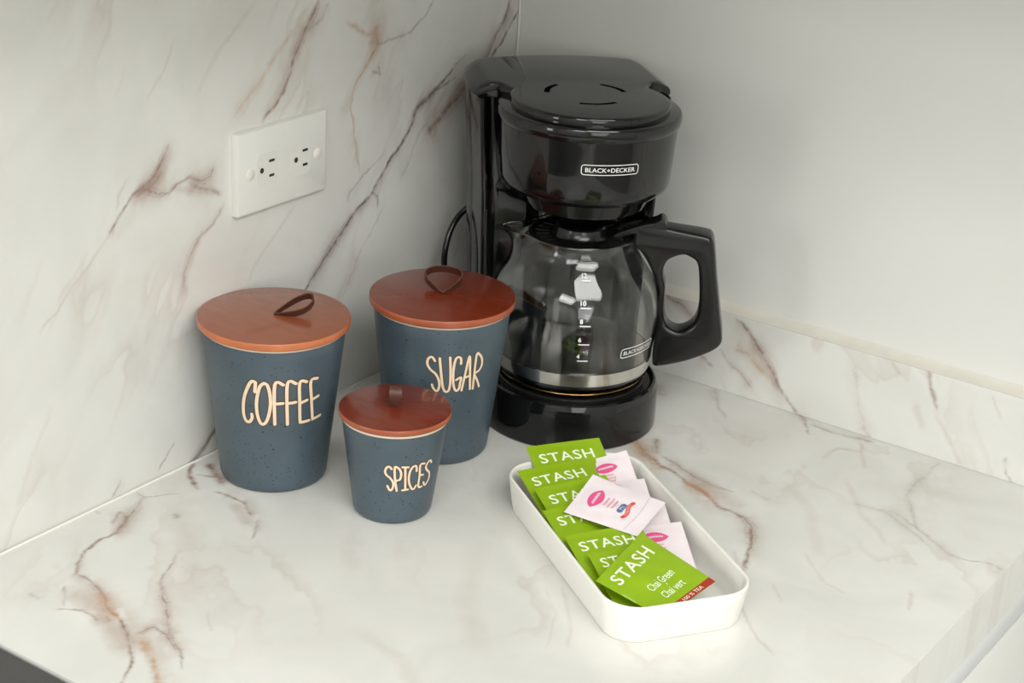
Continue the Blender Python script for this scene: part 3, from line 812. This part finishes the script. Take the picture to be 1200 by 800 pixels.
# lid: one outline from the round front to the flared rear, with a hinge notch each side
def lid_outline(r=0.0690, cap=False):
    P = [(r * math.cos(math.radians(-118 + 236 * i / 48)), r * math.sin(math.radians(-118 + 236 * i / 48))) for i in range(49)]
    side = [(-0.042, 0.0665), (-0.0485, 0.0700), (-0.0500, 0.0800), (-0.0530, 0.0880), (-0.0600, 0.0905), (-0.085, 0.0905), (-0.108, 0.0895), (-0.124, 0.085), (-0.134, 0.074), (-0.1405, 0.058), (-0.146, 0.036), (-0.1485, 0.012)]
    capl = [(-0.0430, 0.0630), (-0.0505, 0.0665), (-0.0530, 0.0725), (-0.0560, 0.0748), (-0.0610, 0.0756), (-0.085, 0.0758), (-0.108, 0.0753), (-0.120, 0.0735), (-0.129, 0.0685), (-0.1365, 0.055), (-0.142, 0.034), (-0.1445, 0.0115)]
    k = 1.0 if cap is True else float(cap)
    s = [(a[0] * (1 - k) + c[0] * k, a[1] * (1 - k) + c[1] * k) for a, c in zip(side, capl)]
    return P + s + [(x, -y) for x, y in reversed(s)]


def lz(P, z0, drop):
    # crown: the rear wings slope down towards their outer edge
    return [(x, y, z0 - drop * max(0, (abs(y) - 0.075) / 0.0155) * (1 if x < -0.03 else 0.0)) for x, y in P]


lo_ = lid_outline
lid = rings('lid', [[(x, y, 0.2840) for x, y in lo_(0.068, 0.1)], [(x, y, 0.2848) for x, y in lo_()]] + [lz(lo_(r, c), z, dr) for r, c, z, dr in ((0.0690, 0.0, 0.2935, 0.0065), (0.0688, 0.06, 0.2952, 0.0070), (0.0682, 0.18, 0.2965, 0.0072), (0.0672, 0.5, 0.2970, 0.0066), (0.0660, 0.85, 0.2972, 0.004), (0.0652, 1.0, 0.2973, 0.0))], M['black'], cm, auto=32)


def arc_slot(cx, r, a0, a1, w_, z0, z1, n=14):
    P = []
    for i in range(n + 1):
        a = math.radians(a0 + (a1 - a0) * i / n)
        P.append((cx + (r + w_ / 2) * math.cos(a), (r + w_ / 2) * math.sin(a)))
    for i in range(n, -1, -1):
        a = math.radians(a0 + (a1 - a0) * i / n)
        P.append((cx + (r - w_ / 2) * math.cos(a), (r - w_ / 2) * math.sin(a)))
    me = bpy.data.meshes.new('cut')
    V = [(x, y, z) for z in (z0, z1) for x, y in P]
    k = len(P)
    F = [tuple(range(k))[::-1], tuple(range(k, 2 * k))] + [(i, (i + 1) % k, k + (i + 1) % k, k + i) for i in range(k)]
    me.from_pydata(V, [], F)
    me.update()
    return me


for a0, a1 in ((-25, 31), (96, 146), (-146, -96)):
    cutm = arc_slot(-0.0125, 0.0345, a0, a1, 0.0048, 0.2905, 0.31)
    co_ = bpy.data.objects.new('cutter', cutm)
    COL.objects.link(co_)
    co_.matrix_world = Matrix.Translation((MX, MY, 0)) @ Matrix.Rotation(-YAW, 4, 'Z')
    bpy.context.view_layer.update()
    md = lid.modifiers.new('b', 'BOOLEAN')
    md.operation = 'DIFFERENCE'
    md.solver = 'EXACT'
    md.object = co_
    me2 = eval_mesh(lid)
    lid.modifiers.clear()
    bpy.data.objects.remove(co_)
    lid.data = me2
    q = rings('vent_slot', [[(x, y, z) for x, y, z in [tuple(v.co) for v in arc_slot(-0.0125, 0.0345, a0, a1, 0.0046, zz, zz + 1).vertices][:30]] for zz in (0.2900, 0.2908)], M['matte'], lid)


def on_housing(s, z, lift=0.0003):
    """chart on the housing front: s = arc length to the viewer's right, z = height"""
    r0 = np.interp(z, [a for a, b in hp_[2:12]], [b for a, b in hp_[2:12]]) + lift
    a = math.radians(0.5) + s / 0.0755
    return (r0 * math.cos(a), r0 * math.sin(a), z)


def badge(place, w_, h_, parent, zc, txt='BLACK+DECKER', lw=0.0007):
    q = [(a, b) for a, b, _ in rrect(w_ / 2, h_ / 2, h_ * 0.28, 0, 5)]
    dense = []
    for i in range(len(q)):
        p0, p1 = np.array(q[i]), np.array(q[(i + 1) % len(q)])
        k = max(1, int(np.linalg.norm(p1 - p0) / 0.002))
        dense += [tuple(p0 + (p1 - p0) * t / k) for t in range(k)]
    ribbon('badge_frame', [[(a, zc + b) for a, b in dense]], lw, lambda s, z, l: place(s, z, l), M['print'], parent, lift=0.0002, closed=True)
    text_on('badge_lettering', txt, lambda x, y: place(x, y, 0.0003), w_ * 0.87, h_ * 0.45, M['print'], parent, bold=0.012, at=(0, zc))


badge(on_housing, 0.0495, 0.0085, hs, 0.2560)
# power cord: leaves the tower's rear, loops down to the worktop and back behind the machine
cord_w = [(0.055, -0.085, 0.150), (0.040, -0.093, 0.1555), (0.030, -0.104, 0.148), (0.0275, -0.118, 0.134), (0.028, -0.1275, 0.112), (0.030, -0.129, 0.085), (0.030, -0.126, 0.05), (0.030, -0.118, 0.02), (0.028, -0.10, 0.0040), (0.024, -0.07, 0.0034), (0.022, -0.035, 0.0034), (0.034, -0.018, 0.0034), (0.06, -0.012, 0.0034)]
inv = (Matrix.Translation((MX, MY, 0)) @ Matrix.Rotation(-YAW, 4, 'Z')).inverted()
tube('power_cord', [tuple(inv @ Vector(p)) for p in catmull(cord_w, 8)], 0.0029, M['blackh'], cm)
cord2 = [(0.050, -0.100, 0.150), (0.036, -0.108, 0.135), (0.033, -0.1125, 0.11), (0.033, -0.113, 0.08), (0.032, -0.110, 0.04), (0.032, -0.10, 0.012)]

# ---------------------------------------------------------------- carafe (stands on the plate: lifts off)
cf = tag(empty('glass_carafe', (MX, MY, 0.0438)), 'empty clear glass coffee carafe with black handle on the warming plate', 'carafe')
HAZ = math.radians(28)   # handle azimuth
SAZ = math.radians(212)  # spout azimuth
Z0 = 0.0438
GP = [(0.0002, 0.056), (0.0020, 0.0615), (0.0062, 0.0670), (0.0115, 0.0692), (0.018, 0.0702), (0.026, 0.0711), (0.036, 0.0722), (0.048, 0.0740), (0.060, 0.0752), (0.070, 0.0754), (0.079, 0.0745), (0.088, 0.0722), (0.098, 0.0680),
      (0.107, 0.0630), (0.115, 0.0580), (0.122, 0.0535), (0.128, 0.0508), (0.133, 0.0497), (0.137, 0.0495)]


def spout(a, z, r):
    d = (a - SAZ + PI) % (2 * PI) - PI
    k = max(0.0, (z - 0.100) / 0.0335) ** 2.0
    return r + 0.0215 * math.exp(-(d / 0.27) ** 2) * k * (1 if r > 0.04 else 0)


GP = [(z - 0.0045 * min(1, max(0, (z - 0.06) / 0.077)), r) for z, r in GP]
GS = [tuple(p) for p in catmull(GP, 4)]
outer = [(z, r) for z, r in GS]
inner = [(z + (0.0022 if z < 0.003 else 0.0004), r - 0.0021) for z, r in GS]
inner[0] = (0.0024, 0.052)
prof = [(0.0012, 0.0), (0.0006, 0.03), (0.0002, 0.050)] + outer + [(0.1337, outer[-1][1] - 0.0008)] + inner[::-1] + [(0.0026, 0.03), (0.0030, 0.0)]
glass = lathe('glass_bowl', prof, M['glass'], cf, n=144, auto=60, fn=spout)
band_r = lambda z: float(np.interp(z, [a for a, b in GP], [b for a, b in GP]))
bl = [(z, band_r(z) + 0.0004) for z in np.linspace(0.0140, 0.0255, 6)]
lathe('steel_band', [(0.0140, band_r(0.014) + 0.0001)] + bl + [(0.0255, band_r(0.0255) + 0.0001)] , M['steel'], cf, n=144)
# lid of the carafe
tube('gilt_line', [(0.0655 * math.cos(2 * PI * i / 96), 0.0655 * math.sin(2 * PI * i / 96), 0.0047) for i in range(96)], 0.00035, M['gold'], cf, n=6, closed=True)
ld = lathe('carafe_lid', [(0.1250, 0.0), (0.1250, 0.0455), (0.1295, 0.0465), (0.1318, 0.0462), (0.1326, 0.0440), (0.1312, 0.0400), (0.1312, 0.0255), (0.1335, 0.0235), (0.1390, 0.0222), (0.1405, 0.0205), (0.1400, 0.0175), (0.1350, 0.0120), (0.1340, 0.0)], M['blackh'], cf, n=96)
for i in range(24):
    a = 2 * PI * i / 24
    b_ = box('lid_rib', (0.0275, -0.0006, 0.1311), (0.0395, 0.0006, 0.1321), M['blackh'], ld, 0.0002, 1)
    b_.rotation_euler = (0, 0, a)
he = Vector((math.cos(HAZ), math.sin(HAZ), 0))
hn = Vector((-math.sin(HAZ), math.cos(HAZ), 0))


def hplace(x, y, t):
    k = 0.85 + 0.35 * min(1, max(0, (x - 0.07) / 0.06))
    return he * x + UP * (y - Z0) + hn * (t * k)


OUT = [(0.0467, 0.1712), (0.0464, 0.1846), (0.0511, 0.1906), (0.0621, 0.1924), (0.0772, 0.19), (0.0958, 0.1883), (0.1093, 0.1868), (0.1147, 0.1842), (0.1179, 0.1743), (0.1219, 0.1493), (0.1275, 0.1193), (0.1316, 0.0969), (0.1317, 0.0879), (0.1249, 0.0802), (0.1084, 0.0705), (0.0959, 0.065), (0.0833, 0.0607), (0.075, 0.0594), (0.0726, 0.0642), (0.0724, 0.0807), (0.074, 0.0974), (0.0741, 0.1138), (0.0721, 0.1282), (0.0689, 0.1391), (0.0633, 0.1522), (0.0564, 0.1627), (0.0507, 0.1684)]
HOLE = [(0.0904, 0.1668), (0.098, 0.1652), (0.104, 0.1603), (0.1067, 0.1478), (0.1088, 0.1255), (0.1078, 0.1091), (0.1022, 0.0996), (0.0932, 0.0953), (0.0853, 0.0978), (0.0802, 0.1046), (0.0782, 0.1183), (0.078, 0.1344), (0.0752, 0.1446), (0.0752, 0.1526), (0.079, 0.1609)]
hd = outline_plate('handle', [[tuple(p) for p in catmull(OUT, 4, True)], [tuple(p) for p in catmull(HOLE, 4, True)]], 0.0125, 0.0042, M['blackh'], cf, hplace, auto=50)
# thumb lever on top of the handle, hinged into the lid
LEV = [(0.0308, 0.1801), (0.0452, 0.1871), (0.056, 0.1913), (0.064, 0.1936), (0.0697, 0.1969), (0.0737, 0.1938), (0.0758, 0.1861), (0.073, 0.1843), (0.0647, 0.1858), (0.0553, 0.1825), (0.0456, 0.1816), (0.0312, 0.1746)]
outline_plate('thumb_lever', [[tuple(p) for p in catmull(LEV, 3, True)]], 0.0105, 0.001, M['blackh'], cf, lambda x, y, t: he * x + UP * (y - Z0) + hn * t)
# metal strap between glass and handle
st_ = [hplace(x, y, 0) for x, y in catmull([(0.0525, 0.1690), (0.0590, 0.1610), (0.0668, 0.1500), (0.0735, 0.138), (0.0765, 0.124), (0.0768, 0.110), (0.0755, 0.092), (0.0735, 0.078), (0.0722, 0.0690)], 5)]
V, F = [], []
for i, q in enumerate(st_):
    for sx, sy2 in ((0, 1), (0, -1), (1, -1), (1, 1)):
        V.append(q + he * (0.0009 * sx) + hn * (0.0075 * sy2))
for i in range(len(st_) - 1):
    for k in range(4):
        F.append((4 * i + k, 4 * i + (k + 1) % 4, 4 * i + 4 + (k + 1) % 4, 4 * i + 4 + k))
F += [(3, 2, 1, 0), tuple(4 * (len(st_) - 1) + k for k in range(4))]
raw('handle_strap', V, F, M['steel'], cf, auto=60)


def on_glass(s, z, lift=0.0003):
    a = math.radians(-57) + s / 0.0745
    r = band_r(z - Z0) + lift
    return (r * math.cos(a), r * math.sin(a), z - Z0)


for txt, az, z in (('12', -52.5, 0.1565), ('10', -52.7, 0.1360), ('8', -53.5, 0.1211), ('6', -53.8, 0.1045), ('4', -54.0, 0.0884)):
    s = math.radians(az + 57) * 0.0745
    text_on('volume_number', txt, on_glass, 0.0027 * len(txt), 0.0042, M['print'], glass, bold=0.035, at=(s, z))
for z in (0.1529, 0.1322, 0.1171, 0.1001, 0.0840):
    s0, s1 = math.radians(-54.2 + 57) * 0.0745, math.radians(-47.6 + 57) * 0.0745
    ribbon('volume_mark', [[(s0 + (s1 - s0) * i / 6, z) for i in range(7)]], 0.0011, on_glass, M['print'], glass)
badge(lambda s, z, lift=0.0003: on_glass(s + math.radians(57 - 6.5) * 0.0745, z, lift), 0.0430, 0.0086, glass, 0.0878, lw=0.0008)

# ---------------------------------------------------------------- tray
TX, TY, TA = 0.3654, -0.3388, -0.6019
TH = 0.0319
ty = tag(empty('serving_tray', (TX, TY, 0), TA), 'long white ceramic tray with rounded corners, holding the sachets', 'tray')
hx, hy_ = 0.1189, 0.0588
prof_t = [(0.0052, 0.0230, 0.0), (0.0046, 0.0236, 0.0010), (0.0040, 0.0240, 0.0040), (0.0015, 0.0262, 0.020), (0.0002, 0.0274, 0.0300), (0.0004, 0.0272, 0.0314), (0.0014, 0.0262, 0.0319), (0.0024, 0.0252, 0.0314), (0.0030, 0.0246, 0.0300), (0.0048, 0.0230, 0.016), (0.0070, 0.0210, 0.0070), (0.0100, 0.0180, 0.0040), (0.0150, 0.0130, 0.0032)]
rings('dish', [rrect(hx - i, hy_ - i, r, z, 12) for i, r, z in prof_t], M['tray'], ty, auto=80)

# ---------------------------------------------------------------- sachets
PACKS = [
('tea_sachet', (0.2408, -0.2927, 0.0395), (0.2768, -0.2361, 0.0395), (0.2974, -0.3287, 0.006), (0.3334, -0.2722, 0.006), 'g', 'green tea sachet at the back of the tray, leaning over its rim', 'green tea sachets in the tray', 1, ('word',), 0.0026),
('tea_sachet', (0.255, -0.3247, 0.0345), (0.2851, -0.2655, 0.0345), (0.3175, -0.3565, 0.008), (0.3476, -0.2972, 0.008), 'g', 'second green tea sachet from the back, below the one leaning over the rim', 'green tea sachets in the tray', 2, ('word',), 0.0026),
('tea_sachet', (0.2811, -0.3381, 0.0325), (0.3113, -0.2802, 0.0325), (0.3437, -0.3707, 0.007), (0.3739, -0.3127, 0.007), 'g', 'third green tea sachet from the back, its end letters under the tilted pink sachet', 'green tea sachets in the tray', 3, ('word',), 0.0024),
('tea_sachet', (0.3053, -0.3625, 0.031), (0.3353, -0.3063, 0.031), (0.3679, -0.396, 0.007), (0.3979, -0.3398, 0.007), 'g', 'fourth green tea sachet from the back, the tilted pink one covering half its word', 'green tea sachets in the tray', 4, ('word',), 0.0024),
('tea_sachet', (0.3404, -0.3841, 0.031), (0.3737, -0.3287, 0.031), (0.3989, -0.4192, 0.008), (0.4322, -0.3638, 0.008), 'g', 'green tea sachet with a shiny crinkled top, just behind the front one', 'green tea sachets in the tray', 5, ('word',), 0.003),
('tea_sachet', (0.3691, -0.3948, 0.03), (0.3992, -0.3467, 0.03), (0.4142, -0.423, 0.0125), (0.4443, -0.375, 0.0125), 'g', 'green tea sachet mostly hidden under the front one, only an S showing', 'green tea sachets in the tray', 6, ('word',), 0.0018),
('tea_sachet', (0.3963, -0.4267, 0.032), (0.3898, -0.3534, 0.039), (0.4465, -0.4115, 0.015), (0.458, -0.3579, 0.024), 'g', 'frontmost green tea sachet, turned sideways, reading Chai Green with a red band', 'green tea sachets in the tray', 7, ('word', 'more'), 0.0024),
('sweetener_sachet', (0.277, -0.2692, 0.0285), (0.3037, -0.2354, 0.0365), (0.312, -0.3023, 0.008), (0.3476, -0.2697, 0.012), 'p', 'pink sweetener sachet farthest back, beside the rear green sachets', 'pink sweetener sachets in the tray', 8, ('sub',), 0.0022),
('sweetener_sachet', (0.2964, -0.2821, 0.018), (0.3327, -0.2528, 0.026), (0.3443, -0.33, 0.008), (0.3769, -0.2957, 0.01), 'p', 'pink-white sachet without visible print, between the rear pink one and the tilted one', 'pink sweetener sachets in the tray', 9, (), 0.002),
('sweetener_sachet', (0.3297, -0.3032, 0.017), (0.3657, -0.2769, 0.026), (0.3736, -0.349, 0.008), (0.4064, -0.3168, 0.01), 'p', 'pink sweetener sachet lying under the right end of the tilted pink one', 'pink sweetener sachets in the tray', 10, (), 0.002),
('sweetener_sachet', (0.3543, -0.327, 0.018), (0.3929, -0.2964, 0.026), (0.4049, -0.3775, 0.008), (0.4368, -0.3394, 0.009), 'p', 'pink sweetener sachet farthest front, along the right side of the tray', 'pink sweetener sachets in the tray', 11, ('sub',), 0.0022),
('sweetener_sachet', (0.3212, -0.3554, 0.033), (0.3137, -0.3032, 0.043), (0.3824, -0.3455, 0.03), (0.3776, -0.2964, 0.038), 'p', 'tilted pink sweetener sachet lying across the green ones, with red and blue emblem', 'pink sweetener sachets in the tray', 12, ('sub', 'maker'), 0.0024)]



def sachet(name, TL, TR, BL, BR, kind, label, group, seed, puff=0.0032, dec=()):
    """flat pouch with crimped ends; TL/TR/BL are world corners"""
    TL, TR, BL, BR = Vector(TL), Vector(TR), Vector(BL), Vector(BR)
    e1, e2 = TR - TL, BL - TL
    wd, hg = e1.length, e2.length
    n = e2.cross(e1).normalized()
    if n.z < 0: n = -n
    tw = BR - BL - e1
    c = (TL + TR + BL + BR) / 4
    rs = np.random.RandomState(seed)
    ph = rs.rand(8) * 6
    crimp = 0.075

    def h(u, v):
        """front sheet height above the mid plane"""
        vv = min(max((v - crimp) / (1 - 2 * crimp), 0), 1)
        b = (max(0, math.sin(PI * u)) ** 0.6) * (max(0, math.sin(PI * vv)) ** 0.6)
        wr = 0.10 * math.sin(11 * u + 7 * v + ph[0]) + 0.09 * math.sin(19 * u - 9 * v + ph[1]) + 0.07 * math.sin(23 * v + 5 * u + ph[2])
        return puff * b * (0.75 + wr) + 0.00022

    def bend(u, v):
        return 0.0011 * math.sin(2.2 * u + ph[3]) * math.sin(2.6 * v + ph[4]) + 0.0006 * math.sin(5 * u + ph[5]) * (v - 0.5)

    def at(u, v, s, lift=0.0):
        q = TL + e1 * u + e2 * v + tw * (u * v) - c
        return q + n * (bend(u, v) + (h(u, v) + lift if s > 0 else -h(u, v) * 0.55))
    t = tag(empty(name, tuple(c)), label, 'sachet', group)
    NU, NV = 26, 30
    V, F = [], []
    for s in (1, -1):
        for i in range(NU + 1):
            for j in range(NV + 1):
                V.append(at(i / NU, j / NV, s))
    K = (NU + 1) * (NV + 1)
    ix = lambda i, j, s: (0 if s > 0 else K) + i * (NV + 1) + j
    for i in range(NU):
        for j in range(NV):
            F.append((ix(i, j, 1), ix(i, j + 1, 1), ix(i + 1, j + 1, 1), ix(i + 1, j, 1)))
            F.append((ix(i, j, -1), ix(i + 1, j, -1), ix(i + 1, j + 1, -1), ix(i, j + 1, -1)))
    for i in range(NU):
        for j in (0, NV):
            F.append((ix(i, j, 1), ix(i + 1, j, 1), ix(i + 1, j, -1), ix(i, j, -1)))
    for j in range(NV):
        for i in (0, NU):
            F.append((ix(i, j, 1), ix(i, j + 1, 1), ix(i, j + 1, -1), ix(i, j, -1)))
    pouch = raw('pouch', V, F, M['green'] if kind == 'g' else M['pinkp'], t, auto=75)
    # chart for print: x right, y down, in metres from TL
    P2 = lambda x, y, lift=0.0003: at(x / wd, y / hg, 1, lift)
    D = lambda x, y, l=0.0003: P2(x, y, l + 0.0)
    if kind == 'g':
        if 'word' in dec:
            text_on('lettering', 'STASH', lambda x, y: P2(wd * 0.47 + x, hg * 0.20 - y), wd * 0.73, 0.0100, M['gprint'], pouch, bold=0.012, space=1.08)
        if 'more' in dec:
            text_on('flavour_name', 'Chai Green', lambda x, y: P2(wd * 0.50 + x, hg * 0.58 - y), wd * 0.44, 0.0062, M['gprint'], pouch, bold=0.004)
            text_on('flavour_name', 'Chai vert', lambda x, y: P2(wd * 0.50 + x, hg * 0.76 - y), wd * 0.38, 0.0060, M['gprint'], pouch, bold=0.004)
            ribbon('dot', [[(wd * 0.5, hg * 0.67), (wd * 0.502, hg * 0.67)]], 0.0012, lambda x, y, l: P2(x, y, l), M['gprint'], pouch)
            # red band along the bottom seal
            V, F = [], []
            for i in range(25):
                for v_ in np.linspace(0.915, 0.999, 4):
                    V.append(at(0.002 + 0.996 * i / 24, v_, 1, 0.0002))
            for i in range(24):
                for k in range(3):
                    F.append((4 * i + k, 4 * i + 4 + k, 4 * i + 5 + k, 4 * i + 1 + k))
            rb_ = raw('red_band', V, F, M['red'], pouch, fix=False)
            rb_['label'] = 'red-brown bottom band with small white print'
            text_on('band_print', '100 % TEA', lambda x, y: P2(wd * 0.62 + x, hg * 0.957 - y, 0.0005), wd * 0.36, 0.0026, M['gprint'], pouch, bold=0.004)
    else:
        # leaf badge
        cx_, cy2, lw_, lh = wd * 0.50, hg * 0.24, wd * 0.46, hg * 0.19
        L1, cen = [], 0
        N = 24
        for i in range(N + 1):
            x = -1 + 2 * i / N
            y = (1 - x * x) ** 0.8
            L1.append((x, y))
        V, F = [], []
        for x, y in L1:
            for k in (-1, -0.5, 0, 0.5, 1):
                V.append(P2(cx_ + x * lw_ / 2, cy2 + k * y * lh / 2, 0.0002))
        for i in range(N):
            for k in range(4):
                F.append((5 * i + k, 5 * i + 1 + k, 5 * i + 6 + k, 5 * i + 5 + k))
        lf_ = raw('leaf_badge', V, F, M['hot'], pouch, fix=False)
        # script on the leaf, only its strokes can be made out
        scr = []
        for i in range(34):
            x = -0.30 + 0.60 * i / 33
            scr.append((cx_ + x * lw_, cy2 + lh * (0.10 * math.sin(i * 1.25) - 0.02 - 0.05 * x)))
        ribbon('badge_script', [scr], 0.0008, lambda x, y, l: P2(x, y, l + 0.0002), M['print'], pouch)
        if 'sub' in dec:
            for yy, ww in ((0.385, 0.20), (0.445, 0.26), (0.50, 0.22)):
                ln = [(wd * 0.5 + wd * ww * (i / 20 - 0.5), hg * yy + 0.0006 * (1 if i % 2 else -1)) for i in range(21)]
                ribbon('small_print', [ln], 0.0008, lambda x, y, l: P2(x, y, l), M['soft'], pouch)
        if 'maker' in dec:
            fl = [(wd * (0.04 + 0.92 * i / 20), hg * (0.80 + 0.03 * math.sin(i / 20 * PI))) for i in range(21)]
            ribbon('fold_line', [fl], 0.0006, lambda x, y, l: P2(x, y, l), M['fold'], pouch)
            q = [(wd * 0.44, hg * 0.585), (wd * 0.60, hg * 0.585)]
            ribbon('blue_emblem', [[(wd * (0.40 + 0.16 * i / 6), hg * 0.60) for i in range(7)]], 0.0046, lambda x, y, l: P2(x, y, l), M['blue'], pouch)
            text_on('emblem_letters', 'Mc', lambda x, y: P2(wd * 0.48 + x, hg * 0.60 - y, 0.0007), 0.0055, 0.0030, M['print'], pouch)
            wv = [(wd * (0.28 + 0.40 * i / 20), hg * 0.685 + 0.0012 * math.sin(i / 20 * 2 * PI)) for i in range(21)]
            ribbon('red_ribbon', [wv], 0.0032, lambda x, y, l: P2(x, y, l), M['redink'], pouch)
            text_on('ribbon_letters', 'CORMICK', lambda x, y: P2(wd * 0.48 + x, hg * 0.685 + 0.0012 * math.sin((x / wd + 0.2) / 0.4 * 2 * PI) - y, 0.0007), wd * 0.30, 0.0015, M['print'], pouch)
    return t


for i, a in enumerate(PACKS):
    sachet(*a[:9], dec=a[9], puff=a[10])
